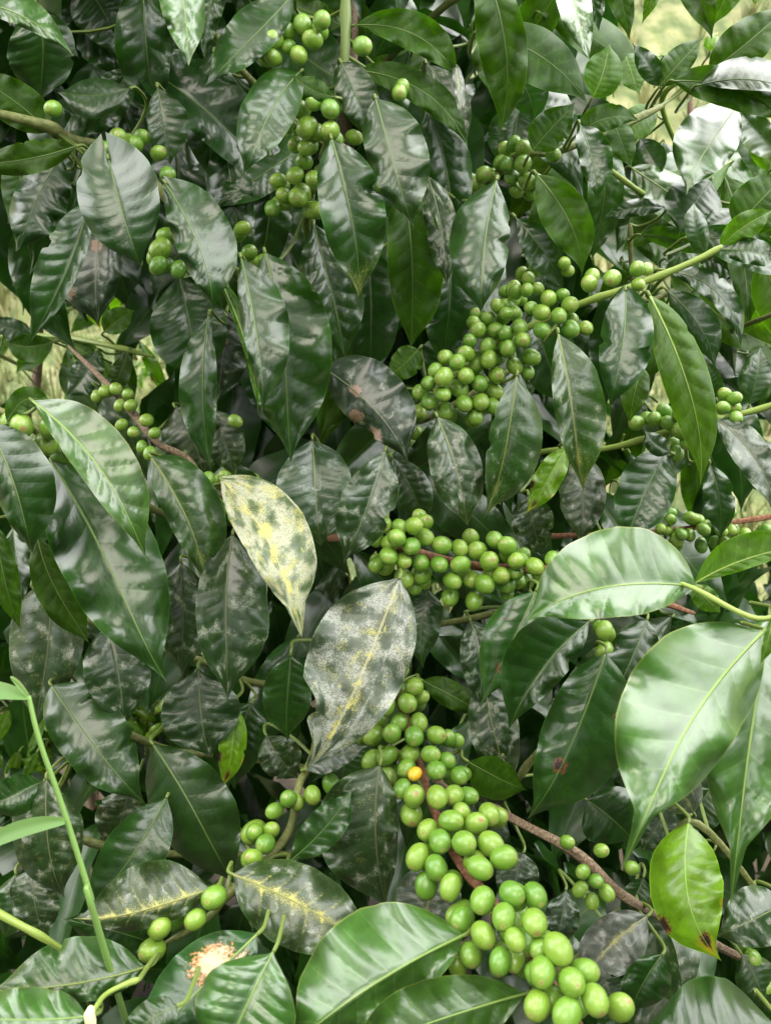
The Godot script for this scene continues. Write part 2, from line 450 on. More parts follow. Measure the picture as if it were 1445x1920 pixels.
# r: [bx, by, tx, ty, bend, wl, wr, depth, tilt, kl, kr, look, arch]
func leaf(bush: Node3D, r: Array, fine := true, label := "", holes := [], sweep := 0.0, stalk := true, tail := 0.0) -> MeshInstance3D:
	var b := Vector2(r[0], r[1]); var t := Vector2(r[2], r[3])
	var bend: float = r[4]; var wl: float = r[5]; var wr: float = r[6]
	var d: float = r[7] * DS
	var tilt: float = r[8]; var kl: float = r[9] + rng.randf_range(-0.35, 0.42); var kr: float = r[10] + rng.randf_range(-0.35, 0.42)
	var lk: String = r[11]
	var arch: float = (r[12] if r.size() > 12 else rng.randf_range(0.02, 0.10)) * 1.5 + rng.randf_range(0.0, 0.06)
	var dir := (t - b).normalized()
	var n := Vector2(dir.y, -dir.x)
	var len_px := b.distance_to(t)
	var lm := len_px * d / F
	if absf(bend) < 8.0: bend += rng.randf_range(-0.06, 0.06) * len_px
	var ctrl := (b + t) * 0.5 + n * bend * 2.0
	var ns := 48 if fine else 20
	var nc := 10 if fine else 4        # per half
	var cols := nc * 2 + 1
	var pts := PackedVector3Array(); pts.resize((ns + 1) * cols)
	var uv := PackedVector2Array(); uv.resize((ns + 1) * cols)
	var origin := P(b.x, b.y, d + tilt * lm * 0.5)
	var pa := rng.randf() * TAU; var pb := rng.randf() * TAU
	var fa := rng.randf_range(2.2, 4.0); var fb := rng.randf_range(2.2, 4.0)
	var ruf := rng.randf_range(0.008, 0.034) * lm * 2.6
	var curl_l := rng.randf_range(-0.75, 0.35); var curl_r := rng.randf_range(-0.75, 0.35)
	var quilt := rng.randf_range(0.005, 0.011) * lm * 1.6
	var twist := rng.randf_range(-0.25, 0.25)
	if fine and holes.is_empty() and rng.randf() < 0.38:
		holes = []
		for h in rng.randi_range(1, 3): holes.append([-1 if rng.randf() < 0.5 else 1, rng.randf_range(0.2, 0.85), rng.randf_range(0.06, 0.24), rng.randf_range(0.012, 0.04)])
	var mpath := PackedVector3Array(); var mrad := PackedFloat32Array()
	var ja := rng.randf() * 100.0
	var flip := rng.randf() < 0.5 and label == ""
	var pw := rng.randf_range(0.82, 1.25); var pk := rng.randf_range(0.84, 1.18)
	var hook := rng.randf_range(-0.05, 0.05) * len_px
	for i in ns + 1:
		var s := float(i) / ns
		var c := b * (1 - s) * (1 - s) + ctrl * 2 * s * (1 - s) + t * s * s
		c += n * hook * s * s * s * (1.0 - s) * 4.0
		var tg := ((ctrl - b) * (1 - s) + (t - ctrl) * s).normalized()
		var nn := Vector2(tg.y, -tg.x)
		var z := d - tilt * (s - 0.5) * lm - arch * 4.0 * s * (1.0 - s) * lm
		# the drip tip bends on
		z += 0.10 * lm * ss(0.8, 1.0, s) * (0.5 if tilt > 0.0 else -0.2)
		var w := prof(s) if tail == 0.0 else maxf(prof(minf(s / (1.0 - tail), 1.0)), 0.10 * (1.0 - s) / maxf(tail, 0.01) if s > 0.5 else 0.0)
		if label == "" and tail == 0.0: w = pow(maxf(prof(pow(s, pk)), 0.0), pw)
		for j in cols:
			var qq := float(j - nc) / nc
			var q := absf(qq)
			var side := wl if qq < 0.0 else wr
			var k := kl if qq < 0.0 else kr
			var ww := side * w
			var e := 1.0 + 0.05 * noise.get_noise_2d(s * 60.0 + ja, 40.0 if qq < 0 else 80.0) + 0.09 * noise.get_noise_2d(s * 18.0 - ja, 140.0 if qq < 0 else 180.0)
			for h in holes:
				if (h[0] < 0) == (qq < 0.0):
					var dh: float = (s - h[1]) / h[3]
					var cut: float = h[2] * exp(-dh * dh * dh * dh) * (1.0 + 0.35 * noise.get_noise_2d(s * 240.0, ja))
					e = minf(e, 1.0 - cut)
			var p2 := c + nn * ww * e * qq
			p2 -= tg * sweep * side * q * q * (1.0 - s)
			var wm := ww * q * e * d / F
			# fold is rounded near the midrib and flattens out towards the edge
			var lift := k * wm * (1.0 + 0.15 * (1.0 - q)) + twist * (s - 0.5) * (qq * ww * d / F) * 0.6
			lift += (curl_l if qq < 0.0 else curl_r) * wm * q * q
			# puffed between the side veins, sunk along them and along the midrib
			var ph := 9.5 * (s - 0.13 * q * (1.0 - 0.35 * q)) + (0.5 if qq > 0 else 0.3)
			var puff := absf(sin(PI * ph))
			lift += quilt * (sqrt(puff) - 0.6) * ss(0.03, 0.3, q) * (1.0 - 0.6 * ss(0.6, 1.0, q)) * minf(w * 1.6, 1.0)
			var ra := sin(TAU * fa * s + pa) if qq < 0.0 else sin(TAU * fb * s + pb)
			lift += ruf * ra * q * q * q * minf(w * 1.5, 1.0)
			lift += 0.003 * lm * noise.get_noise_2d(s * 22.0 + ja, qq * 12.0 + ja * 3.0)
			pts[i * cols + j] = P(p2.x, p2.y, z - lift) - origin
			uv[i * cols + j] = Vector2(s, 0.5 + qq * (-0.5 if flip else 0.5))
		mpath.append(P(c.x, c.y, z) - origin + (pts[i * cols + nc] - (P(c.x, c.y, z) - origin)))
		mrad.append(lerpf(0.00125, 0.0002, pow(s, 0.7)) * lm / 0.15)
	var j1 := rng.randf_range(0.82, 1.18)
	var tint := Color(j1 * rng.randf_range(0.9, 1.12), j1, j1 * rng.randf_range(0.85, 1.15))
	if label != "": tint = Color.WHITE
	var o := place("leaf", grid_mesh(pts, uv, ns + 1, cols, tint), M["leaf_" + lk], bush, origin)
	if label != "": o.set_meta("label", label)
	if fine and lk not in ["heavy", "golden"]:
		place("midrib", tube(mpath, mrad, 6, 0.8), M["mid_" + lk], o, origin)
	if stalk:
		var near := nearest_on_branches(bush, origin)
		if r[7] < 0.445 and origin.distance_to(near) > 0.03: near = origin - cam_basis.z * 0.028 - (mpath[2] - mpath[0]).normalized() * 0.004
		elif not fine and origin.distance_to(near) > 0.08: near = origin - cam_basis.z * 0.03 + (near - origin) * 0.15
		elif r[7] > 0.6 and origin.distance_to(near) > 0.08: near = origin - cam_basis.z * 0.03 + (near - origin) * 0.2
		var fwd := -cam_basis.z
		var tg0 := (mpath[1] - mpath[0]).normalized()
		var p1 := origin - tg0 * 0.005 + fwd * 0.002
		var gap := origin.distance_to(near)
		var p2b := p1 + fwd * minf(0.5 * gap, 0.04)
		var p3 := p2b.lerp(near, 0.5) + fwd * minf(0.25 * gap, 0.05)
		var path := smooth_path([origin, p1, p2b, p3, near], 4)
		for i in path.size(): path[i] -= origin
		var rr := PackedFloat32Array()
		for i in path.size(): rr.append(lerpf(0.0011, 0.0015, float(i) / path.size()))
		place("petiole", tube(path, rr, 5), M.petiole, o, origin)
	return o

# ------------------------------------------------------------------ branches and berries
func branch(bush: Node3D, pts: Array, r0: float, r1: float, mat: String, label := "") -> MeshInstance3D:
	var w := []
	for p in pts: w.append(P(p[0], p[1], p[2]))
	return branch_world(bush, w, r0, r1, mat, label)

func branch_world(bush: Node3D, w: Array, r0: float, r1: float, mat: String, label := "") -> MeshInstance3D:
	var path := smooth_path(w, 8)
	branches[bush].append(path)
	var o := path[0]
	var loc := PackedVector3Array(); var rad := PackedFloat32Array()
	for i in path.size():
		loc.append(path[i] - o)
		var t := float(i) / path.size()
		var node := 1.0 + 0.28 * pow(absf(cos(path[i].distance_to(o) / 0.045 * PI)), 10.0)   # swollen nodes
		rad.append(lerpf(r0, r1, t) * node * lerpf(1.0, 0.45, ss(0.86, 1.0, t)) * lerpf(0.5, 1.0, ss(0.0, 0.08, t)))
	var m := place("branch", tube(loc, rad, 9, 1.0, 0.06), M[mat], bush, o)
	if label != "": m.set_meta("label", label)
	return m

var berry_mesh: ArrayMesh
func make_berry_mesh() -> void:
	# unit berry: long axis +y (navel at +y), radius 1 across, slightly flattened like a coffee cherry
	var rows := 17; var cols := 19
	var pts := PackedVector3Array(); var uv := PackedVector2Array()
	for i in rows:
		var t := float(i) / (rows - 1)
		var a := -PI / 2 + PI * t
		var y := sin(a) * 1.2
		var rr := pow(maxf(cos(a), 0.0), 0.92)
		if i == rows - 1: y -= 0.02
		for j in cols:
			var w := TAU * j / (cols - 1)
			pts.append(Vector3(cos(w) * rr, y, sin(w) * rr * 0.93))
			uv.append(Vector2(float(j) / (cols - 1), t))
	berry_mesh = grid_mesh(pts, uv, rows, cols, Color.WHITE)

# list entries in a zoomed tile: [x, y, r, material?]; front berries first
func berries(br: MeshInstance3D, bush: Node3D, ox: float, oy: float, list: Array, scale_d := 1.0, behind := 0) -> void:
	var placed := []
	var k := 500.0 / 1445.0
	var path: PackedVector3Array = branches[bush][branches[bush].size() - 1]
	for b in br.get_meta("seen", []): placed.append(b)
	var all := list.duplicate()
	for i in behind:
		var src: Array = list[rng.randi_range(0, list.size() - 1)]
		all.append([src[0] + rng.randf_range(-50, 50), src[1] + rng.randf_range(-50, 50), src[2] * rng.randf_range(0.75, 0.92)])
	var sizes := []
	for e in list: sizes.append(e[2])
	sizes.sort()
	var median: float = sizes[int(sizes.size() * 0.6)]
	for e in all:
		var px: float = ox + e[0] * k
		var py: float = oy + e[1] * k
		var rp: float = lerpf(e[2], median, 0.55 if e.size() < 4 else 0.0) * k * 0.98
		# distance of the branch behind this spot
		var best := path[0]; var bd := 1e9
		for q in path:
			var s := to_px(q)
			var dd := Vector2(s.x - px, s.y - py).length()
			if dd < bd:
				bd = dd; best = q
		var dz := to_px(best).z * scale_d
		var off := clampf(bd / (rp * 3.2), 0.0, 1.0)
		var z := dz - 0.014 * sqrt(1.0 - off * off) - 0.002
		var rad := rp * z / F
		var pos := P(px, py, z)
		for tries in 24:
			var moved := false
			for o in placed:
				var need: float = (rad + o[1]) * 0.93
				if pos.distance_to(o[0]) < need:
					z += 0.0025
					moved = true
					break
			if not moved: break
			rad = rp * z / F
			pos = P(px, py, z)
		placed.append([pos, rad])
		var ax := (pos - best).normalized() * 0.7 + cam_basis.z * rng.randf_range(-0.1, 0.8) + cam_basis.x * rng.randf_range(-0.8, 0.8) + cam_basis.y * rng.randf_range(-0.8, 0.2)
		ax = ax.normalized()
		var side := ax.cross(Vector3(0.2, 0.3, 0.9)).normalized()
		var mt: String = e[3] if e.size() > 3 else ["berry_a", "berry_b", "berry_c", "berry_a", "berry_b", "berry_d"][rng.randi_range(0, 5)]
		if mt == "berry_brown":
			ax = (cam_basis.z * 0.55 - cam_basis.y * 0.8 + cam_basis.x * 0.3).normalized()
			side = ax.cross(Vector3(0.2, 0.3, 0.9)).normalized()
		var o := place("coffee_berry", berry_mesh, M[mt], br, pos)
		o.global_transform = Transform3D(Basis(side, ax, side.cross(ax)).rotated(ax, rng.randf() * TAU).scaled_local(Vector3.ONE * rad * 1.0), pos)
		if mt == "berry_yellow": o.set_meta("label", "single ripening yellow berry among the green ones")
		if mt == "berry_brown": o.set_meta("label", "green berry with a dark brown rotted end")
	br.set_meta("seen", placed)

func filler(bush: Node3D, n: int, x0: float, x1: float, y0: float, y1: float, d0: float, d1: float, looks: Array, lm := 0.14, fine := false) -> void:
	for i in n:
		var d := rng.randf_range(d0, d1)
		var x := rng.randf_range(x0, x1); var y := rng.randf_range(y0, y1)
		var l := lm * rng.randf_range(0.7, 1.1) * F / (d * DS)
		var a := PI / 2 + rng.randf_range(-1.0, 1.0)
		var w := l * rng.randf_range(0.17, 0.23)
		leaf(bush, [x, y, x + cos(a) * l, y + sin(a) * l, rng.randf_range(-0.1, 0.1) * l, w * rng.randf_range(0.6, 1), w * rng.randf_range(0.6, 1), d, rng.randf_range(-0.6, 0.5),
			rng.randf_range(-0.3, 0.6), rng.randf_range(-0.3, 0.6), looks[rng.randi_range(0, looks.size() - 1)]], fine)

func leaves(bush: Node3D, rows: Array) -> void:
	for r in rows:
		var o: Dictionary = r[13] if r.size() > 13 else {}
		leaf(bush, r, true, o.get("label", ""), o.get("holes", []), o.get("sweep", 0.0), true, o.get("tail", 0.0))

# many leaves nobody could count: copies of a few small leaf sheets
func leaf_mass(called: String, parent: Node3D, n: int, spot: Callable, mat: String, size := 0.14) -> MultiMeshInstance3D:
	var pts := PackedVector3Array(); var uv := PackedVector2Array()
	for i in 11:
		var s := i / 10.0
		var w := prof(s) * 0.21
		for j in 5:
			var q := j / 2.0 - 1.0
			pts.append(Vector3(q * w * 1.0, -0.25 * s * s + 0.3 * absf(q) * w + 0.02 * sin(s * 17.0 + q * 2.0) * absf(q), s))
			uv.append(Vector2(s, 0.5 + q * 0.5))
	var mm := MultiMesh.new()
	mm.transform_format = MultiMesh.TRANSFORM_3D
	mm.use_colors = true
	mm.mesh = grid_mesh(pts, uv, 11, 5, Color.WHITE)
	mm.instance_count = n
	for i in n:
		var p: Vector3 = spot.call()
		var b := Basis.from_euler(Vector3(deg_to_rad(rng.randf_range(5, 80)), rng.randf() * TAU, 0)) * Basis(Vector3(0, 0, 1), rng.randf_range(-0.8, 0.8))
		mm.set_instance_transform(i, Transform3D(b.scaled_local(Vector3.ONE * size * rng.randf_range(0.7, 1.15)), p))
		var g := rng.randf_range(0.7, 1.2)
		mm.set_instance_color(i, Color(g, g, g))
	var o := MultiMeshInstance3D.new()
	o.name = called
	o.multimesh = mm
	o.material_override = M[mat]
	o.set_meta("kind", "stuff")
	parent.add_child(o, true)
	o.global_transform = Transform3D.IDENTITY
	return o

# ------------------------------------------------------------------ the scene
func _ready() -> void:
	rng.seed = 20240
	noise.seed = 4
	noise.frequency = 0.06
	cam_basis = Basis.from_euler(Vector3(deg_to_rad(PITCH), 0, 0))
	# camera
	var cam := Camera3D.new()
	cam.name = "camera"
	add_child(cam)
	cam.position = EYE
	cam.rotation_degrees = Vector3(PITCH, 0, 0)
	cam.fov = rad_to_deg(2.0 * atan(960.0 / F))
	cam.near = 0.02
	cam.far = 400.0
	# a small phone lens: the leaves in the middle distance are sharp
	var lens := CameraAttributesPhysical.new()
	lens.frustum_focal_length = 12.0 * F / 960.0
	lens.frustum_focus_distance = 0.58
	lens.exposure_aperture = 8.0
	lens.frustum_near = 0.02
	lens.frustum_far = 400.0
	cam.attributes = lens
	cam.current = true
	# overcast sky
	var env := Environment.new()
	env.background_mode = Environment.BG_SKY
	var sky := Sky.new()
	var sm := ProceduralSkyMaterial.new()
	sm.sky_top_color = Color(1.0, 0.995, 0.985)
	sm.sky_horizon_color = Color(0.50, 0.51, 0.515)
	sm.sky_curve = 0.35
	sm.ground_bottom_color = Color(0.28, 0.30, 0.20)
	sm.ground_horizon_color = Color(0.55, 0.58, 0.48)
	sm.sky_energy_multiplier = 1.4
	sky.sky_material = sm
	env.sky = sky
	env.tonemap_mode = Environment.TONE_MAPPER_LINEAR
	env.tonemap_exposure = 4.0
	env.sdfgi_enabled = true
	env.ssao_enabled = true
	env.ssil_enabled = true
	var we := WorldEnvironment.new()
	we.name = "overcast_sky"
	we.environment = env
	add_child(we)
	var sun := DirectionalLight3D.new()
	sun.name = "veiled_sun"
	sun.light_energy = 0.2
	sun.light_angular_distance = 40.0
	sun.light_color = Color(1.0, 0.97, 0.92)
	sun.shadow_enabled = true
	add_child(sun)
	sun.rotation_degrees = Vector3(-62, -25, 0)

	make_materials()
	make_berry_mesh()
	print("materials ", Time.get_ticks_msec())
	make_ground()
	main_bush()
	print("main bush ", Time.get_ticks_msec())
	right_front_bush()
	right_far_bush()
	left_far_bush()
	weeds()
	# unseen coffee rows added around the camera to darken leaf reflections and side light
	var row := leaf_mass("added_coffee_hedge", self, 9000, added_hedge_spot, "foliage_mid", 0.19)
	row.set_meta("label", "unseen coffee rows added around the camera to block low sky light")
	row.set_meta("category", "hedge")
	print("done ", Time.get_ticks_msec())

func inner_spot() -> Vector3:
	var y := rng.randf_range(-100, 2200)
	var x := rng.randf_range(-160, 1600) if y > 950.0 else rng.randf_range(-160, 1120)
	if x < 400.0 and y > 400.0 and y < 820.0: x += 480.0      # the gap at the left
	return P(x, y, rng.randf_range(.92, 1.5))

func added_hedge_spot() -> Vector3:
	var u := rng.randf()
	var y := rng.randf_range(0.05, 2.7)
	if u < 0.5: return Vector3(rng.randf_range(-3.5, 3.5), y, 0.95 + rng.randf_range(0, .5) + 0.15 * absf(y - 1.0))
	var s := -1.0 if u < 0.75 else 1.0
	return Vector3(s * (1.3 + rng.randf_range(0, .6) + 0.2 * absf(y - 1.0)), y * .85, rng.randf_range(-0.2, 1.6))

func terrain(called: String, x0: float, x1: float, z0: float, z1: float, n: int, hf: Callable, mat: String) -> MeshInstance3D:
	var pts := PackedVector3Array(); var uv := PackedVector2Array()
	for i in n + 1:
		var z := lerpf(z0, z1, float(i) / n)
		for j in n + 1:
			var x := lerpf(x1, x0, float(j) / n) if z1 < z0 else lerpf(x0, x1, float(j) / n)
			pts.append(Vector3(x, hf.call(x, z), z))
			uv.append(Vector2(x, z))
	var o := place(called, grid_mesh(pts, uv, n + 1, n + 1, Color.WHITE), M[mat], self, Vector3.ZERO)
	o.set_meta("kind", "structure")
	return o

func ground_h(x: float, z: float) -> float:
	return 0.03 * noise.get_noise_2d(x * 20.0, z * 20.0) - 0.0

func hill_h(x: float, z: float) -> float:
	var t := maxf(0.0, -z - 6.0)
	return 0.035 + 0.62 * t + 0.5 * noise.get_noise_2d(x * 1.2, z * 1.2) * minf(t * 0.3, 1.5)

func make_ground() -> void:
	terrain("ground", -14, 14, -2.4, 9, 60, ground_h, "soil")
	terrain("hillside", -140, 140, -2.2, -120, 90, hill_h, "meadow")
	terrain("field", -140, 140, 8, 120, 10, func(x, z): return -0.1, "meadow")
	# grass between the rows and on the slope
	var st := SurfaceTool.new()
	st.begin(Mesh.PRIMITIVE_TRIANGLES)
	for b in 9:
		var a := rng.randf() * TAU
		var lean := rng.randf_range(0.1, 0.55)
		var h := rng.randf_range(0.5, 1.0)
		var side := Vector3(-sin(a), 0, cos(a)) * 0.035
		var root := Vector3(cos(a), 0, sin(a)) * 0.08
		var mid := root + Vector3(cos(a) * lean * 0.4, h * 0.6, sin(a) * lean * 0.4)
		var tip := root + Vector3(cos(a) * lean, h, sin(a) * lean)
		st.set_color(Color(1, 1, 1))
		for v in [root - side, root + side, mid + side * 0.8, root - side, mid + side * 0.8, mid - side * 0.8, mid - side * 0.8, mid + side * 0.8, tip]:
			st.add_vertex(v)
	st.generate_normals()
	var mm := MultiMesh.new()
	mm.transform_format = MultiMesh.TRANSFORM_3D
	mm.use_colors = true
	mm.mesh = st.commit()
	var n := 9000
	mm.instance_count = n
	for i in n:
		var x: float; var z: float; var y: float; var s: float
		if i < 4500:
			x = rng.randf_range(-6, 6); z = rng.randf_range(-6.8, -1.7); y = maxf(ground_h(x, z), hill_h(x, z)); s = rng.randf_range(0.10, 0.24)
		else:
			z = -rng.randf_range(6, 34); x = rng.randf_range(-1, 1) * (4.0 - z * 0.75); y = hill_h(x, z); s = rng.randf_range(0.2, 0.5)
		mm.set_instance_transform(i, Transform3D(Basis(Vector3.UP, rng.randf() * TAU).scaled(Vector3(s, s * rng.randf_range(0.7, 1.2), s)), Vector3(x, y - 0.01, z)))
		var g := rng.randf_range(0.7, 1.5)
		mm.set_instance_color(i, Color(g * rng.randf_range(0.8, 1.25), g, g * 0.8))
	var o := MultiMeshInstance3D.new()
	o.name = "grass"
	o.multimesh = mm
	o.material_override = M.tuft
	o.set_meta("kind", "stuff")
	o.set_meta("label", "pale green grass on the slope behind the bushes")
	o.set_meta("category", "grass")
	add_child(o)

func main_bush() -> void:
	var t := thing("coffee_bush", "large coffee bush loaded with green berries, its dusty dark leaves filling the middle", "coffee bush", Vector3(0, 0, -0.95), "coffee bushes")
	# trunk
	var tb := P(640, 900, 1.12)
	var trunk_path := []
	for i in 9: trunk_path.append(Vector3(tb.x + 0.02 * sin(i * 1.3), i * 0.26, tb.z + 0.015 * cos(i * 2.1)))
	var tp := smooth_path(trunk_path, 6)
	branches[t].append(tp)
	var loc := PackedVector3Array(); var rad := PackedFloat32Array()
	for i in tp.size():
		loc.append(tp[i] - tp[0]); rad.append(lerpf(0.018, 0.008, float(i) / tp.size()))
	place("trunk", tube(loc, rad, 12, 1.0, 0.08), M.bark, t, tp[0])
	var trk := func(y: float) -> Vector3: return Vector3(tb.x, y, tb.z)

	# branch with the hanging stem and the berries at the top
	var br := branch(t, [[648, -260, .60], [650, -120, .58], [648, 0, .57], [642, 140, .57], [605, 300, .60], [575, 430, .66], [610, 560, 1.10]], 0.0036, 0.0030, "green_stem", "smooth green stem hanging from the top")
	berries(br, t, 470, 0, [[430,590,60],[275,590,60],[305,690,70],[430,710,60],[245,785,42],[300,800,42],[290,875,40],[345,550,50],[350,1140,55],[255,1070,60],[120,1130,45],[605,250,55],[335,215,55],[260,300,52],[125,215,50],[120,310,40],[35,270,45],[560,745,35],[740,980,45],[150,980,40],[240,950,50],[185,680,50],[170,620,40],[805,505,40],[385,110,55],[280,130,50],[200,170,45],[45,225,35],[205,255,35],[340,970,45],[180,1060,40]], 0.97, 18)
	# upper left
	br = branch(t, [[560, 620, 1.10], [430, 500, .66], [340, 400, .62], [230, 290, .61], [135, 262, .59], [85, 235, .57], [-60, 200, .55]], 0.0042, 0.0034, "green_bark")
	berries(br, t, 0, 0, [[990,1190,75],[1040,1320,60],[870,1350,70],[910,945,40],[640,750,60],[730,780,42],[570,810,45],[290,590,45],[1315,1240,35],[1350,1370,40],[1430,1420,40],[1100,1400,50],[900,1280,50],[860,1440,50],[970,1460,40],[860,830,35],[1360,1415,30]], 0.98, 10)
	# right of the top
	br = branch(t, [[690, 620, 1.10], [850, 420, .74], [960, 300, .66], [1040, 285, .65], [1130, 250, .66], [1240, 200, .68]], 0.0036, 0.0028, "green_bark")
	berries(br, t, 945, 0, [[100,885,55],[100,800,48],[15,890,45],[50,780,35],[10,810,40],[40,960,38],[120,980,48],[175,985,30],[140,1045,40],[65,1030,35],[265,840,40],[-110,945,50],[-145,1000,45],[-60,950,35],[-20,880,38]], 1.0, 6)
	# the long branch of berries in the upper right middle
	br = branch(t, [[1352, 462, .585], [1300, 490, .59], [1190, 535, .605], [1050, 585, .63], [900, 665, .65], [790, 760, .68], [680, 860, 1.10]], 0.0024, 0.0026, "young_stem", "pale green branch tip running in from the right")
	berries(br, t, 945, 480, [[460,150,52],[585,120,55],[720,70,45],[295,325,50],[200,305,48],[240,230,50],[355,265,52],[205,405,52],[360,395,50],[55,595,50],[145,548,50],[20,500,50],[125,630,35],[100,455,45],[85,385,45],[10,420,45],[315,215,35],[120,185,35],[60,195,30],[180,175,28],[130,120,30],[160,80,28],[95,95,25],[440,390,40],[10,310,30],[55,310,30],[15,265,25],[145,280,28],[325,40,25],[340,80,28],[475,110,45],[725,155,25],[770,70,25],[365,345,30]], 0.968)
	berries(br, t, 470, 480, [[1385,500,52],[1290,560,50],[1285,490,50],[1118,575,48],[1045,655,58],[1165,650,48],[1330,645,52],[1240,690,48],[970,790,50],[1058,840,50],[1155,800,48],[1245,790,48],[1130,720,50],[918,740,48],[1325,405,50],[1375,425,45],[1165,530,48],[1055,548,40],[1225,590,42],[1320,735,45],[1040,750,42],[1000,620,35],[960,690,38],[1310,815,38],[1215,870,45],[905,850,50],[890,955,40],[1185,460,32],[1230,400,42],[1285,340,38],[1370,330,35],[1335,270,32],[1385,275,28],[1425,310,35],[1425,195,32],[1205,360,28],[1425,450,45]], 0.968, 22)
	# right: thinner branch with smaller berries
	br = branch(t, [[1540, 720, .57], [1430, 765, .60], [1280, 800, .62], [1140, 840, .66], [1000, 850, .72], [760, 910, 1.10]], 0.0020, 0.0024, "young_stem")
	berries(br, t, 945, 480, [[955,945,62],[810,885,48],[715,905,45],[890,905,45],[865,840,40],[945,860,40],[985,1010,40],[935,1070,40],[1100,810,40],[1195,750,35],[1245,770,32],[1185,820,35],[1245,820,35],[1150,880,38],[1255,875,35],[765,880,35],[920,1020,30]])
	# centre
	br = branch(t, [[560, 1010, 1.10], [690, 1012, .64], [800, 1042, .62], [900, 1062, .62], [1040, 1072, .61], [1180, 1110, .62], [1300, 1150, .66]], 0.0036, 0.0030, "rust_bark")
	berries(br, t, 470, 960, [[870,185,50],[790,140,55],[745,240,55],[920,275,52],[1020,285,52],[885,75,50],[715,65,52],[1035,180,58],[1090,375,55],[1290,265,60],[1225,210,60],[1135,285,55],[1265,390,56],[1390,185,58],[830,360,52],[945,55,38],[940,135,48],[805,80,35],[680,145,38],[825,265,40],[930,340,50],[1130,195,45],[1190,140,48],[1320,150,50],[1195,365,48],[1080,460,45],[1210,480,55],[1355,345,50],[1385,390,50],[1440,265,50],[680,285,40],[890,400,35],[1440,370,40]], 0.97, 12)
	berries(br, t, 945, 960, [[165,295,52],[265,260,52],[70,275,50],[15,185,55],[110,370,50],[20,385,48],[540,640,45],[540,750,50],[10,325,35],[95,235,35],[60,345,35],[200,345,30],[15,440,30]], 0.97, 3)
	# the big hanging branch, lower middle
	br = branch(t, [[640, 1090, 1.10], [725, 1180, .66], [748, 1300, .615], [790, 1450, .575], [850, 1600, .515], [930, 1700, .47], [1000, 1800, .44], [1070, 1900, .42], [1110, 2000, .415]], 0.0034, 0.0026, "rust_bark")
	berries(br, t, 470, 960, [[775,940,52],[885,945,55],[735,1045,52],[848,1035,55],[808,855,45],[785,770,40],[765,1200,58],[665,1210,58],[885,1215,60],[685,1125,52],[805,1140,50],[910,1140,50],[1005,1210,52],[740,1320,60],[655,1345,58],[890,1420,38,"berry_yellow"],[845,1390,55],[1005,1400,58],[865,1310,52],[975,1315,52],[1070,1225,45],[1060,1350,50],[745,1440,54,"berry_brown"],[1125,1430,52],[655,1015,45],[700,930,40],[920,1005,35],[740,860,30],[610,1120,35],[610,1210,25]], 0.978, 12)
	berries(br, t, 470, 1420, [[885,210,62],[1010,215,60],[1100,205,48],[870,310,62],[1175,210,40],[820,170,35],[1155,465,68],[1220,360,65],[1025,455,62],[1085,345,62],[1300,470,70],[1290,310,58],[960,395,60],[1005,600,68],[905,540,72],[1240,600,68],[1080,705,62],[950,695,62],[1370,865,78],[1260,965,78],[1145,880,80],[1255,775,75],[1370,545,70],[1350,1105,65],[1190,1070,65],[1415,740,70],[1430,990,55],[1140,300,45],[1430,1100,50],[1120,1130,40]], 0.972, 12)
	berries(br, t, 945, 1420, [[205,1165,82],[290,1040,82],[365,1220,82],[180,1345,80],[60,755,78],[90,1005,85],[165,895,65],[15,870,70],[340,1390,85],[100,1115,75],[490,1315,75],[625,1355,75],[435,1160,70],[165,750,62],[10,1050,50],[10,540,60],[200,1040,40],[260,1310,50]], 0.968, 9)
	# bare woody branch, lower right
	br = branch(t, [[660, 1350, 1.10], [800, 1450, .70], [950, 1530, .57], [1080, 1600, .545], [1165, 1678, .55], [1280, 1740, .60], [1400, 1800, .55], [1500, 1830, .52]], 0.0032, 0.0026, "bark", "bare tan woody branch with few berries")
	berries(br, t, 945, 1420, [[340,460,38],[525,505,38],[495,670,42],[425,620,38],[410,715,42],[555,735,45],[475,780,38],[690,600,42],[1345,1090,58],[1415,1240,40],[1290,1015,40]])
	# lower left of the middle
	br = branch(t, [[620, 1250, 1.10], [590, 1400, .66], [562, 1470, .585], [535, 1570, .565], [430, 1675, .515], [390, 1720, .505], [300, 1775, .50]], 0.0030, 0.0022, "green_bark")
	berries(br, t, 470, 1420, [[80,470,58],[20,405,50],[110,395,45],[130,290,42],[205,225,48],[335,205,48],[250,245,42],[15,545,50],[440,150,60],[395,400,40]])
	berries(br, t, 0, 1420, [[1375,405,58],[1365,555,55],[1160,760,70],[865,920,68],[945,870,55],[825,1045,70],[1060,880,40]])
	# left, thin branch with small berries
	br = branch(t, [[600, 900, 1.10], [430, 930, .66], [350, 860, .64], [290, 825, .64], [225, 745, .68], [130, 650, .74]], 0.0036, 0.0024, "bark")
	berries(br, t, 0, 480, [[630,720,35],[695,750,32],[575,735,38],[650,810,30],[710,810,35],[530,760,28],[795,890,38],[725,955,32],[660,915,25],[770,1035,28],[815,1070,38],[840,960,30],[1240,1165,48],[1130,1205,42],[1220,1200,40],[1190,1220,40],[1225,1370,48],[1280,1425,45],[1275,895,40],[1375,1210,35]])
	# left edge
	br = branch(t, [[420, 1010, 1.10], [230, 930, .66], [120, 860, .58], [60, 800, .55], [-80, 740, .53]], 0.0036, 0.0028, "green_bark")
	berries(br, t, 0, 480, [[275,935,65],[120,920,70],[245,1020,72],[390,1030,60],[330,1080,50],[60,900,50]])
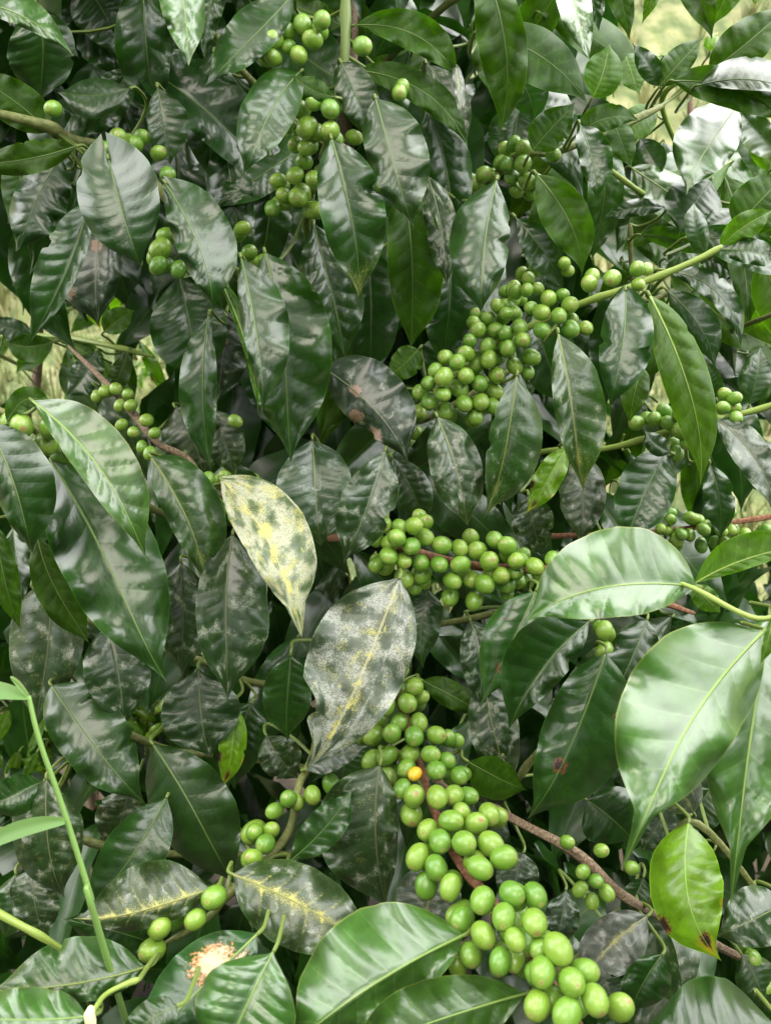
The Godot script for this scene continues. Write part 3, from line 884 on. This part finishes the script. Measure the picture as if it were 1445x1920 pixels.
	# dark berries far inside on the right
	br = branch(t, [[820, 1010, 1.10], [1050, 1005, .82], [1250, 995, .74], [1500, 960, .74]], 0.0028, 0.0022, "rust_bark")
	var dark := []
	for i in 34:
		dark.append([rng.randf_range(800, 1445), 105 - rng.randf_range(-85, 85) + rng.randf_range(-20, 20), rng.randf_range(28, 42)])
	berries(br, t, 945, 960, dark)
	# twigs that only carry leaves
	for p in [[[640, 700, 1.10], [500, 650, .72], [420, 590, .64]], [[640, 500, 1.10], [760, 420, .70], [820, 350, .62]], [[640, 300, 1.10], [500, 180, .70], [400, 60, .62], [330, -80, .58]],
		[[640, 200, 1.10], [780, 60, .72], [900, -30, .62], [1080, -80, .58], [1250, -90, .58]], [[640, 1300, 1.10], [480, 1280, .72], [380, 1240, .68], [200, 1180, .67], [60, 1100, .67]],
		[[640, 1450, 1.10], [450, 1420, .72], [300, 1400, .66], [100, 1300, .66]], [[640, 1600, 1.10], [300, 1600, .68], [100, 1560, .62], [-60, 1560, .60]],
		[[640, 1500, 1.10], [900, 1480, .68], [1000, 1420, .62], [1130, 1230, .60]],
		[[640, 1200, 1.10], [880, 1160, .70], [1000, 1120, .60]], [[640, 850, 1.10], [760, 800, .80], [830, 770, .74], [960, 690, .73]], [[1000, 1850, .66], [1200, 1710, .60], [1290, 1540, .56], [1440, 1700, .56]]]:
		branch(t, p, 0.0032, 0.0022, "green_bark")
	# young shoots at the lower left corner, with a flower bud
	branch(t, [[-60, 1680, .46], [20, 1725, .46], [78, 1756, .465], [130, 1790, .48]], 0.0024, 0.0016, "young_stem", "yellow-green twig at the lower left")
	branch(t, [[262, 1836, .44], [225, 1850, .435], [195, 1868, .425], [175, 1898, .405]], 0.0015, 0.0012, "young_stem", "thin yellow-green shoot ending in a cream bud")
	var bud := PackedVector3Array(); var bp := P(172, 1895, .40)
	for q in [[172, 1888], [168, 1900], [170, 1915], [178, 1935]]: bud.append(P(q[0], q[1], .40) - bp)
	place("flower_bud", tube(bud, PackedFloat32Array([0.0014, 0.0026, 0.0028, 0.0010]), 9), M.bud, t, bp)

	# leaves: base x y, tip x y, bend, half widths left/right, distance, tilt, folds left/right, look, arch
	leaves(t, [
		# --- top left
		[-120, 0, 139, 106, 34, 22, 42, .48, .1, .5, -.9, "light", .05],
		[70, 10, 76, 192, 0, 68, 60, .57, -.5, .2, .1, "dark", .05],
		[92, 247, -60, 130, -8, 40, 42, .50, .2, .2, .2, "under", .05],
		[142, 274, -70, 300, 12, 34, 30, .50, .0, .2, .2, "under", .05],
		[244, 166, 106, 173, 10, 32, 44, .50, .2, -.7, .5, "grey", .05],
		[205, 300, 266, 502, -4, 74, 76, .46, .1, .25, .15, "grey", .06, {sweep = .7, holes = [[-1, .22, .16, .05]]}],
		[115, 292, 30, 472, -8, 44, 62, .56, .05, .1, .2, "dark", .06],
		[170, 372, 52, 648, 6, 58, 24, .48, .05, .2, .8, "grey", .05],
		[195, 395, 186, 612, 0, 82, 50, .55, .1, .1, .1, "patch", .05, {label = "dark leaf with a tan dry patch near its stalk"}],
		[312, 346, 398, 590, 16, 40, 72, .46, .1, .5, -.3, "mid", .08, {sweep = .3}],
		[270, -60, 296, 240, 0, 58, 46, .57, -.35, .2, .2, "dark", .04],
		[335, -40, 322, 250, 0, 46, 50, .60, -.45, .1, .2, "dark", .04],
		[310, -140, 354, 124, 6, 44, 42, .46, .5, .2, -.3, "light", .04],
		[545, -5, 382, 164, 4, 52, 40, .48, .25, -.3, .4, "mid", .05],
		[296, 165, 320, 312, -4, 30, 46, .53, -.1, .3, .2, "grey", .05],
		[412, -40, 384, 112, 0, 24, 26, .53, -.2, .2, .2, "dark"],
		[400, 100, 402, 348, 0, 50, 50, .60, -.4, .2, .2, "dark"],
		[330, 250, 345, 480, 0, 55, 50, .66, -.4, .2, .2, "dark"],
		[562, 134, 456, 328, -14, 56, 46, .47, .45, .1, .2, "mid", .10],
		[628, 182, 548, 138, 8, 24, 26, .48, 0, .2, .2, "under"],
		[640, 48, 500, -12, -6, 26, 28, .52, 0, .1, .1, "under"],
		[30, -60, 150, 110, 0, 60, 60, .64, -.2, .1, .1, "dark"],
		[150, -40, 235, 120, 0, 55, 55, .64, -.2, .1, .1, "dark"],
		[240, 130, 150, 260, 0, 45, 35, .62, -.4, .1, .1, "dark"],
		[120, 340, 20, 340, 0, 50, 50, .62, -.2, .1, .1, "dark"],
		[40, 280, 15, 420, 0, 35, 30, .60, -.3, .1, .1, "under"],
		# --- top middle
		[662, 48, 862, 154, 38, 30, 44, .50, .1, .3, -.2, "under", .06],
		[640, 118, 698, 264, 4, 34, 40, .49, -.1, .3, .2, "grey", .05],
		[668, 132, 876, 274, 36, 28, 34, .51, .1, .2, -.3, "under", .06],
		[800, 120, 876, 272, 8, 32, 34, .52, .3, .2, .1, "film", .06],
		[704, 186, 776, 428, 4, 46, 70, .47, .1, .4, .0, "grey", .06],
		[622, 262, 672, 560, 10, 58, 66, .48, -.15, .2, .1, "tipdust", .06, {label = "dark hanging leaf with yellow dust on its tip"}],
		[800, 195, 852, 446, 10, 46, 50, .55, -.25, .2, .2, "dark"],
		[802, 332, 838, 536, 6, 30, 32, .52, .45, .1, .1, "film", .08, {holes = [[1, .6, .3, .04]]}],
		[905, -70, 934, 254, 6, 50, 42, .51, -.3, .1, .1, "under", .04],
		[852, 118, 862, 222, 0, 10, 11, .49, .4, .1, .1, "pale"],
		[900, 62, 1102, 196, 26, 58, 48, .52, .05, .3, -.1, "under", .04],
		[1055, -110, 1106, 118, 4, 34, 32, .47, .4, .1, .0, "light", .04],
		[930, 338, 902, 590, -4, 66, 46, .48, .35, .0, .45, "dark", .07, {holes = [[1, .45, .2, .03], [1, .3, .1, .02]]}],
		[966, 408, 1056, 548, 8, 34, 36, .54, -.2, .2, .2, "grey"],
		[1006, 328, 1090, 518, 18, 46, 42, .53, -.2, .2, .1, "under"],
		[1086, 232, 1118, 380, 6, 24, 40, .52, .3, .4, -.1, "mid"],
		[998, 282, 1080, 188, 0, 36, 36, .54, 0, .1, .1, "under"],
		[1082, 252, 1197, 226, 16, 24, 28, .55, 0, .2, -.2, "under"],
		[1148, 226, 1184, 314, 6, 24, 26, .57, 0, .2, .2, "under"],
		[960, 130, 1000, 230, 4, 40, 40, .58, -.2, .2, .2, "dark"],
		[975, 200, 960, 330, 0, 50, 40, .60, -.2, .2, .2, "dark"],
		[760, -20, 700, 110, 0, 50, 50, .62, -.3, .2, .2, "dark"],
		# leaf tips hanging in from above, right of the middle
		[1085, -90, 1122, 60, 4, 26, 26, .50, -.2, .2, .2, "mid"],
		[1130, -90, 1180, 78, 8, 26, 26, .50, -.2, .2, .2, "under"],
		[1245, -70, 1202, 46, 0, 14, 14, .52, -.2, .2, .2, "bright"],
		[1270, -110, 1334, 74, 4, 34, 34, .50, -.3, .2, .2, "under"],
		[1400, -110, 1332, 52, 4, 30, 30, .52, -.2, .2, .2, "bright"],
		[1430, -60, 1415, 18, 0, 14, 14, .55, 0, .2, .2, "lime"],
		# --- middle band
		[586, 416, 648, 684, 6, 58, 60, .54, -.2, .2, .1, "dark", .05],
		[690, 470, 692, 724, 0, 56, 56, .60, -.35, .2, .2, "dark"],
		[756, 345, 770, 652, 10, 46, 60, .54, -.3, .2, .1, "under", .04],
		[845, 470, 828, 692, 0, 46, 46, .59, -.4, .2, .2, "dark"],
		[784, 655, 722, 706, 4, 28, 28, .58, 0, .2, .2, "bright"],
		[498, 476, 546, 870, 14, 74, 92, .50, -.15, .1, .1, "mid", .05],
		[452, 484, 492, 778, 8, 24, 66, .455, .25, .7, .0, "grey", .06],
		[410, 520, 484, 775, 14, 8, 20, .47, .1, .2, .2, "bright", .06],
		[336, 516, 388, 722, 0, 76, 72, .56, -.1, .2, .1, "dark", .06],
		[392, 592, 396, 884, -14, 46, 26, .51, -.1, .2, .4, "mid", .06],
		[425, 585, 404, 760, 0, 50, 46, .57, -.2, .2, .2, "patch"],
		[330, 765, 382, 905, 0, 56, 56, .57, -.1, .2, .2, "dusty"],
		[398, 770, 440, 892, 0, 34, 36, .57, 0, .2, .2, "dusty"],
		[430, 860, 470, 1000, 0, 55, 55, .62, -.3, .2, .2, "dark"],
		[606, 690, 764, 868, 18, 46, 78, .52, .15, .2, -.1, "patch", .05, {label = "broad leaf with grey film and pink dry patches", holes = [[-1, .62, .2, .07]]}],
		[820, 783, 876, 986, 8, 50, 48, .50, .1, .2, .1, "film2", .06],
		[968, 706, 906, 972, -4, 36, 66, .50, -.1, .3, .1, "speck", .06, {holes = [[-1, .5, .18, .04], [-1, .3, .1, .03], [1, .9, .2, .05]]}],
		[1046, 626, 1094, 924, 2, 32, 64, .475, .05, .4, .0, "speck", .07],
		[1172, 546, 1142, 766, 10, 44, 56, .475, .2, .3, .15, "mid", .07, {holes = [[-1, .46, .2, .025], [1, .48, .3, .02]], sweep = .2}],
		[1218, 556, 1312, 908, 22, 42, 46, .50, -.1, .1, .1, "bright", .06],
		[1202, 688, 1180, 792, 0, 26, 24, .52, 0, .2, .2, "bright"],
		[1062, 838, 984, 964, 0, 26, 26, .53, 0, .2, .2, "lime"],
		[1086, 856, 1086, 1020, 0, 46, 44, .53, .2, .2, .2, "dusty"],
		[1252, 838, 1168, 1022, 0, 56, 52, .52, .25, .1, .2, "mid", .06],
		[1344, 786, 1448, 965, 22, 34, 36, .51, .3, .2, -.1, "film", .06],
		[1256, 848, 1208, 806, 4, 20, 20, .51, .3, .2, .2, "grey"],
		[1246, 506, 1388, 652, 40, 22, 28, .53, .1, .1, -.5, "grey", .06],
		[1348, 466, 1452, 392, 8, 26, 24, .525, .1, .2, .1, "bright"],
		[1346, 468, 1470, 500, 10, 24, 26, .52, .2, .3, -.2, "mid"],
		[1322, 474, 1300, 380, 4, 22, 22, .53, .2, .2, .2, "mid"],
		[1250, 545, 1340, 692, 16, 36, 36, .58, -.1, .2, .2, "dark"],
		[1404, 758, 1424, 648, 0, 30, 32, .55, 0, .2, .2, "grey"],
		[1340, 745, 1316, 668, 0, 22, 22, .58, .2, .2, .2, "grey"],
		[1330, 870, 1350, 1010, 0, 30, 30, .60, -.2, .2, .2, "mid"],
		[735, 858, 802, 990, 0, 34, 36, .58, 0, .2, .2, "grey"],
		[990, 930, 1020, 1050, 0, 40, 40, .58, -.2, .2, .2, "dusty"],
		[1020, 470, 1010, 620, 0, 40, 40, .68, -.3, .2, .2, "dark"],
		[1000, 590, 1060, 760, 0, 55, 55, .66, -.3, .2, .2, "dark"],
		[860, 620, 800, 740, 0, 55, 55, .68, -.3, .2, .2, "dark"],
		# --- left
		[-25, 790, 62, 1038, 12, 38, 76, .46, .15, .3, .0, "mid", .08],
		[14, 792, 108, 776, 36, 20, 24, .465, .1, .2, .2, "under"],
		[62, 752, 276, 1052, 30, 38, 72, .455, .1, .4, -.1, "light", .10],
		[98, 868, 312, 1278, 10, 88, 96, .475, .3, .15, .05, "mid", .06, {label = "large glossy green leaf with a yellow dot at its tip"}],
		[284, 858, 386, 1104, 16, 34, 74, .50, .0, .3, .0, "speck", .06],
		[70, 1005, 168, 1208, -14, 40, 42, .52, -.2, .2, .2, "under"],
		[92, 1090, 66, 1374, -4, 74, 64, .55, .0, .1, .2, "dusty", .05],
		[-10, 985, 40, 1180, 6, 26, 28, .54, -.2, .2, .2, "under"],
		[25, 990, 40, 1140, 4, 24, 26, .57, .4, .2, .2, "grey"],
		[200, 1175, 236, 1364, 0, 66, 62, .53, .0, .2, .2, "film"],
		[98, 1286, 272, 1506, 4, 62, 78, .52, .2, .2, -.1, "grey", .06, {holes = [[1, .62, .25, .02], [1, .2, .3, .03], [-1, .6, .15, .03]]}],
		[340, 1055, 342, 1270, 0, 48, 50, .53, -.1, .2, .2, "dusty"],
		[436, 1004, 426, 1314, -4, 56, 84, .505, .05, .15, .1, "film", .06, {label = "long leaf filmed with grey-white powder"}],
		[418, 902, 566, 1196, 28, 46, 78, .47, .5, .5, -.3, "golden", .12, {tail = .06, sweep = .1, label = "leaf crusted with yellow and white powder"}],
		[586, 826, 602, 1024, 4, 72, 72, .52, .1, .2, .2, "film2", .06],
		[722, 846, 644, 1056, 4, 52, 52, .51, .1, .2, .2, "film", .06, {holes = [[1, .5, .25, .06]]}],
		[748, 1086, 580, 1438, 10, 112, 78, .455, .25, .05, .2, "heavy", .06, {label = "broad leaf coated with grey and yellow powder, ragged on one side", holes = [[-1, .72, .32, .07]]}],
		[372, 1256, 396, 1420, 0, 78, 72, .54, .0, .2, .2, "film", .06],
		[440, 1325, 414, 1480, 4, 26, 26, .54, 0, .2, .2, "lime", .06, {label = "small yellowing leaf with pink and orange spots"}],
		[545, 1230, 540, 1392, 0, 46, 46, .53, -.3, .2, .2, "mid"],
		[288, 1396, 442, 1660, 6, 74, 76, .51, .1, .2, .1, "grey", .05],
		[88, 1462, 122, 1684, 0, 66, 68, .49, .05, .2, .2, "dusty"],
		[312, 1496, 160, 1712, 4, 56, 56, .49, .25, .1, .2, "grey"],
		[396, 1666, 138, 1722, 10, 84, 36, .43, .2, -.65, .4, "vein", .06, {label = "leaf with yellow powder along its midrib, pointing left"}],
		[438, 1640, 704, 1790, -6, 84, 70, .43, .2, .5, -.5, "vein", .07, {label = "rounded leaf with thick yellow powder on its veins"}],
		[712, 1436, 726, 1706, -4, 108, 42, .475, -.1, .1, .2, "dusty", .05, {label = "dark leaf flecked all over with yellow powder"}],
		[544, 1614, 660, 1478, 0, 34, 38, .46, .1, .3, .1, "mid"],
		[868, 1754, 540, 1966, -14, 132, 66, .375, .3, -.75, -.1, "light", .06, {label = "large leaf at the bottom with broad white shine"}],
		[988, 1862, 640, 1996, -10, 80, 74, .36, .25, -.7, .0, "light", .05],
		[512, 1785, 400, 2010, 0, 96, 96, .375, .3, .1, .1, "light", .04],
		[482, 1752, 240, 1972, 4, 74, 60, .385, .4, -.5, .3, "cream", .06, {label = "leaf with a cream and orange bleached patch"}],
		[272, 1814, -30, 1858, 12, 88, 38, .395, .2, -.75, .2, "speck", .08],
		[162, 1906, -100, 1896, 10, 62, 60, .36, .1, -.8, .5, "light", .05],
		[286, 1768, 108, 1722, 4, 38, 42, .44, .1, -.4, .3, "mid"],
		[62, 1632, 82, 1768, 0, 46, 46, .50, .0, .2, .2, "dusty"],
		[332, 1886, 226, 1956, 0, 36, 36, .355, .1, -.2, .3, "grey"],
		[30, 1640, 10, 1760, 0, 36, 36, .50, .1, .2, .2, "grey"],
		[82, 1464, -30, 1512, 4, 36, 40, .49, .3, -.2, .5, "mid"],
		[575, 1442, 694, 1398, 6, 26, 26, .51, .2, .3, -.1, "film"],
		[500, 1380, 560, 1460, 0, 40, 40, .56, 0, .2, .2, "dusty"],
		[470, 1320, 440, 1480, 0, 50, 50, .60, -.2, .2, .2, "dark"],
		[240, 1480, 200, 1600, 0, 50, 50, .58, -.1, .2, .2, "dusty"],
		[650, 1380, 640, 1480, 0, 50, 50, .58, 0, .2, .2, "grey"],
		# --- lower right
		[1004, 1108, 900, 1324, 2, 56, 42, .475, .0, .1, .3, "lesion", .05, {holes = [[1, .5, .2, .04]]}],
		[1104, 1166, 950, 1376, -4, 78, 40, .47, .2, -.1, .4, "mid", .06],
		[1134, 1226, 988, 1536, 12, 66, 98, .485, .05, .1, .1, "lesion", .05, {label = "dark green leaf with a brown lesion spot"}],
		[1212, 1162, 1134, 1346, 0, 46, 48, .53, .2, .2, .2, "grey"],
		[1290, 1544, 1352, 1802, -30, 72, 66, .44, .5, .1, .1, "lime", .10, {label = "bright lime green leaf with dark brown spots"}],
		[1468, 1696, 1342, 1756, 0, 62, 56, .455, .2, -.4, .4, "film2"],
		[1452, 1922, 1180, 1934, 24, 124, 44, .385, .1, -.75, .3, "grey", .06],
		[1212, 1718, 1088, 1842, 0, 52, 60, .475, .2, -.1, .3, "pale"],
		[1205, 1646, 1168, 1734, 0, 24, 26, .50, 0, .2, .2, "mid"],
		[1060, 1670, 1040, 1780, 0, 34, 34, .54, .2, .2, .2, "film"],
		[980, 1600, 960, 1700, 0, 40, 40, .56, .1, .2, .2, "film"],
		[1300, 1524, 1232, 1436, 0, 40, 42, .49, .3, .3, .3, "pale"],
		[1250, 1500, 1200, 1600, 0, 50, 50, .54, .1, .2, .2, "film"],
		[1100, 1500, 1190, 1580, 0, 60, 60, .60, -.1, .2, .2, "dark"],
		[1330, 1480, 1280, 1560, 0, 50, 50, .52, 0, .2, .2, "mid"],
		[882, 1164, 902, 1334, 0, 36, 40, .53, .1, .2, .2, "film"],
		[908, 1276, 962, 1474, 4, 44, 48, .53, .1, .2, .2, "film2"],
		[792, 1276, 908, 1344, 6, 24, 28, .54, .1, .2, .1, "under"],
		[802, 1106, 794, 1254, 0, 36, 38, .55, .1, .2, .2, "grey"],
		[878, 1428, 990, 1482, -4, 44, 34, .50, .1, .2, .2, "under"],
		[940, 1420, 900, 1540, 0, 30, 40, .52, 0, .2, .2, "dusty"],
		[820, 1620, 800, 1760, 0, 60, 60, .53, 0, .2, .2, "pale"],
		[1240, 1790, 1180, 1900, 0, 40, 50, .46, .1, .2, .2, "mid"],
		[1390, 1790, 1440, 1900, 0, 40, 40, .46, .1, .2, .2, "grey"],
		[1130, 1830, 1190, 1930, 0, 50, 40, .48, .1, .2, .2, "dark"],
	])
	# the dark inside of the bush
	filler(t, 24, 20, 900, -140, 420, .60, .72, ["dark", "mid"], 0.17, true)
	filler(t, 40, 330, 1100, -60, 700, .68, .92, ["mid", "mid", "under"])
	filler(t, 50, 100, 1350, 700, 1900, .62, .90, ["mid", "dusty", "mid"])
	leaf_mass("inner_foliage", t, 2400, inner_spot, "foliage_mid", 0.15)
	leaf_mass("crown_foliage", t, 1000, func(): return P(rng.randf_range(-700, 900), rng.randf_range(-1200, -300), rng.randf_range(.54, 1.6)), "foliage_mid", 0.15)
	# its crown, above the frame
	filler(t, 20, -500, 950, -950, -470, .52, 1.0, ["mid", "under"])

func right_front_bush() -> void:
	var t := thing("coffee_bush", "near coffee bush at the right edge with pale shiny new leaves", "coffee bush", Vector3(0.45, 0, -0.35), "coffee bushes")
	var b := P(1560, 1150, .44)
	branch_world(t, [Vector3(.62, 0, -.22), Vector3(.60, .5, -.24), Vector3(.585, 1.0, -.24), Vector3(.58, 1.35, -.25), Vector3(.59, 1.75, -.26)], .011, .004, "bark")
	branch_world(t, [Vector3(.585, 1.0, -.24), P(1800, 1250, .44), P(1570, 1150, .44), P(1480, 1130, .435)], .0032, .0026, "green_bark")
	leaf_mass("foliage", t, 150, func(): return Vector3(.62 + rng.randf_range(-.16, .2), rng.randf_range(.5, 1.75), -.24 + rng.randf_range(-.22, .2)), "foliage_mid", 0.15)
	branch(t, [[1500, 1130, .43], [1420, 1160, .43], [1302, 1104, .455], [1260, 1090, .47]], 0.0017, 0.0010, "young_stem")
	leaves(t, [
		[1304, 1100, 982, 1168, -30, 108, 58, .405, .1, -.55, .7, "light", .06, {label = "pale shiny leaf pointing left over the berries"}],
		[1428, 1186, 1164, 1630, -34, 138, 88, .365, .75, -.45, .5, "light", .14, {holes = [[1, .5, .0, .1]], label = "large pale leaf with a long drooping tip", tail = .14}],
		[1446, 1150, 1368, 1700, -8, 84, 96, .40, .45, .2, -.4, "light", .06, {tail = .12}],
		[1298, 1096, 1520, 1020, 14, 18, 48, .41, .1, .3, .1, "bright", .05],
		[1452, 1150, 1424, 1246, 0, 10, 16, .37, .1, .3, .2, "bright"],
		[1300, 1100, 1350, 1150, 0, 22, 22, .43, 0, .3, .2, "bright"],
	])

func right_far_bush() -> void:
	var t := thing("coffee_bush", "coffee bush behind on the upper right, standing against the grassy slope", "coffee bush", Vector3(0.4, 0, -1.0), "coffee bushes")
	var b := P(1330, 700, 1.25)
	branch_world(t, [Vector3(b.x, 0, b.z), Vector3(b.x + .02, .5, b.z), b, P(1310, 400, 1.24), P(1290, 150, 1.23)], .013, .005, "bark")
	branch(t, [[1300, 330, .90], [1240, 190, .80], [1330, 130, .75], [1470, 70, .72]], .0028, .0022, "young_stem")
	branch(t, [[1310, 420, .92], [1400, 400, .75], [1500, 330, .68]], .0028, .0022, "young_stem")
	branch(t, [[1310, 420, .92], [1200, 360, .80], [1120, 300, .78]], .0028, .0022, "young_stem")
	branch(t, [[1310, 520, .92], [1200, 560, .82], [1180, 420, .78]], .0026, .002, "green_bark")
	branch(t, [[1320, 640, .94], [1420, 600, .80], [1520, 560, .75]], .0026, .002, "green_bark")
	leaves(t, [
		[1110, 182, 1142, 82, 0, 38, 34, .62, 0, .1, .1, "bright"],
		[1238, 104, 1098, 84, 12, 14, 18, .78, 0, .2, .2, "lime"],
		[1236, 162, 1182, 78, -6, 22, 24, .62, .3, .1, .1, "grey"],
		[1236, 162, 1318, 64, 0, 24, 30, .62, 0, .1, .1, "under"],
		[1328, 134, 1490, 5, 4, 42, 42, .62, 0, .1, .2, "under"],
		[1262, 152, 1500, 236, 26, 40, 36, .60, .2, .2, -.2, "under"],
		[1310, 160, 1500, 180, 20, 20, 44, .585, .2, .2, -.8, "grey"],
		[1384, 196, 1286, 366, -8, 66, 46, .60, .75, -.1, .2, "light"],
		[1332, 338, 1272, 442, 0, 58, 52, .62, .3, 0, .2, "grey"],
		[1462, 296, 1376, 196, 0, 30, 34, .64, .6, .2, .2, "light"],
		[1378, 424, 1482, 322, 0, 52, 46, .58, 0, .1, .1, "under"],
		[1290, 446, 1490, 520, 26, 40, 32, .575, .0, .2, -.2, "dark"],
		[1384, 398, 1298, 446, 0, 22, 24, .60, .4, .2, .2, "grey"],
		[1244, 388, 1126, 412, -6, 16, 18, .64, 0, .2, .2, "mid"],
		[1200, 440, 1330, 480, 10, 20, 24, .66, .1, .2, .2, "under"],
		[1170, 100, 1200, 180, 0, 30, 30, .75, 0, .2, .2, "bright"],
		[1230, 200, 1160, 260, 0, 30, 30, .72, .2, .2, .2, "bright"],
		[1200, 260, 1240, 330, 0, 30, 30, .72, .4, .2, .2, "grey"],
		[1330, 95, 1345, 60, 0, 16, 16, .85, 0, .2, .2, "lime"],
	])
	filler(t, 40, 1060, 1500, 215, 540, .70, 1.0, ["mid", "light", "bright", "light", "under"], 0.15, true)
	filler(t, 34, 1150, 1500, 520, 900, .72, 1.0, ["mid", "under", "dark", "grey"], 0.12)

func left_far_bush() -> void:
	var t := thing("coffee_bush", "bright young coffee bush seen through the gap at the left", "coffee bush", Vector3(-0.6, 0, -1.3), "coffee bushes")
	var b := P(60, 900, 1.35)
	branch_world(t, [Vector3(b.x, 0, b.z), b, P(70, 700, 1.35), P(80, 450, 1.35)], .012, .005, "bark")
	branch(t, [[70, 700, 1.35], [-40, 640, 1.1], [90, 630, .92], [190, 645, .86], [285, 668, .85]], .0030, .0026, "young_stem", "green twig crossing the gap at the left")
	branch(t, [[75, 600, 1.35], [180, 560, 1.2], [300, 500, 1.15]], .0030, .0022, "young_stem")
	leaves(t, [
		[196, 622, 252, 582, 6, 22, 26, .72, 0, .2, .2, "bright"],
		[180, 660, 125, 742, 0, 28, 32, .70, .3, .2, .2, "grey"],
		[100, 640, 10, 640, 10, 24, 30, .75, 0, .2, .2, "under"],
		[60, 630, -30, 600, 0, 20, 24, .75, .3, .2, .2, "grey"],
		[90, 640, 30, 700, 0, 24, 24, .78, 0, .2, .2, "bright"],
		[240, 660, 200, 740, 0, 20, 20, .74, 0, .2, .2, "under"],
		[120, 640, 200, 690, 0, 22, 22, .78, 0, .2, .2, "bright"],
	])
	filler(t, 40, -160, 330, 420, 860, .85, 1.5, ["bright", "mid", "under", "lime"], 0.12)

func weeds() -> void:
	# grass stalk in front of the bush, lower left
	var base := P(196, 1780, .44)
	var g := thing("grass_stalk", "tall light green grass stalk with narrow blades at the lower left", "grass", Vector3(base.x, 0, base.z))
	var w := [Vector3(base.x + .03, 0.0, base.z - .05), Vector3(base.x + .02, .5 * base.y, base.z - .02), base, P(170, 1680, .44), P(120, 1520, .435), P(75, 1390, .43), P(54, 1305, .43)]
	var path := smooth_path(w, 6)
	var loc := PackedVector3Array(); var rad := PackedFloat32Array()
	for i in path.size():
		loc.append(path[i] - path[0]); rad.append(lerpf(.0021, .0012, float(i) / path.size()))
	place("stem", tube(loc, rad, 8), M.grass_stem, g, path[0])
	for b in [[54, 1306, -90, 1300, 10, .43, -.7], [122, 1540, -70, 1610, 16, .432, -.5], [56, 1308, 20, 1270, 3, .43, 0.0]]:
		var o := P(b[0], b[1], b[5])
		var pts := PackedVector3Array(); var uv := PackedVector2Array()
		for i in 25:
			var s := i / 24.0
			var c := Vector2(b[0], b[1]).lerp(Vector2(b[2], b[3]), s) + Vector2(0, -b[4] * 4.0 * s * (1 - s))
			var hw := 17.0 * pow(sin(PI * clampf(s * 0.93 + 0.05, 0, 1)), 0.6) * (0.5 if b[4] < 5 else 1.0)
			for j in 7:
				var q := j / 3.0 - 1.0
				pts.append(P(c.x, c.y + q * hw, b[5] + b[6] * q * hw * 0.0003 + absf(q) * -0.0012) - o)
				uv.append(Vector2(s, j / 6.0))
		place("blade", grid_mesh(pts, uv, 25, 7, Color.WHITE), M.grass_blade, g, o)
	# low lime weeds behind, at the left
	for k in [[30, 1370, 1.0, "lime green weed glowing behind the leaves at the left edge"], [270, 1330, 1.05, "small lime green weed behind the powdered leaves"], [240, 720, 1.9, "pale weed far behind the thin berry branch"]]:
		var p := P(k[0], k[1] + 40, k[2])
		var h := thing("weed", k[3], "weed", Vector3(p.x, 0, p.z), "low weeds")
		branch_world(h, [Vector3(p.x, 0, p.z), Vector3(p.x + .02, p.y * .5, p.z), p + Vector3(0, .06, 0)], .004, .002, "young_stem")
		filler(h, 26, k[0] - 70, k[0] + 60, k[1] - 50, k[1] + 50, k[2] / DS - .06, k[2] / DS + .05, ["lime", "bright"], 0.05)
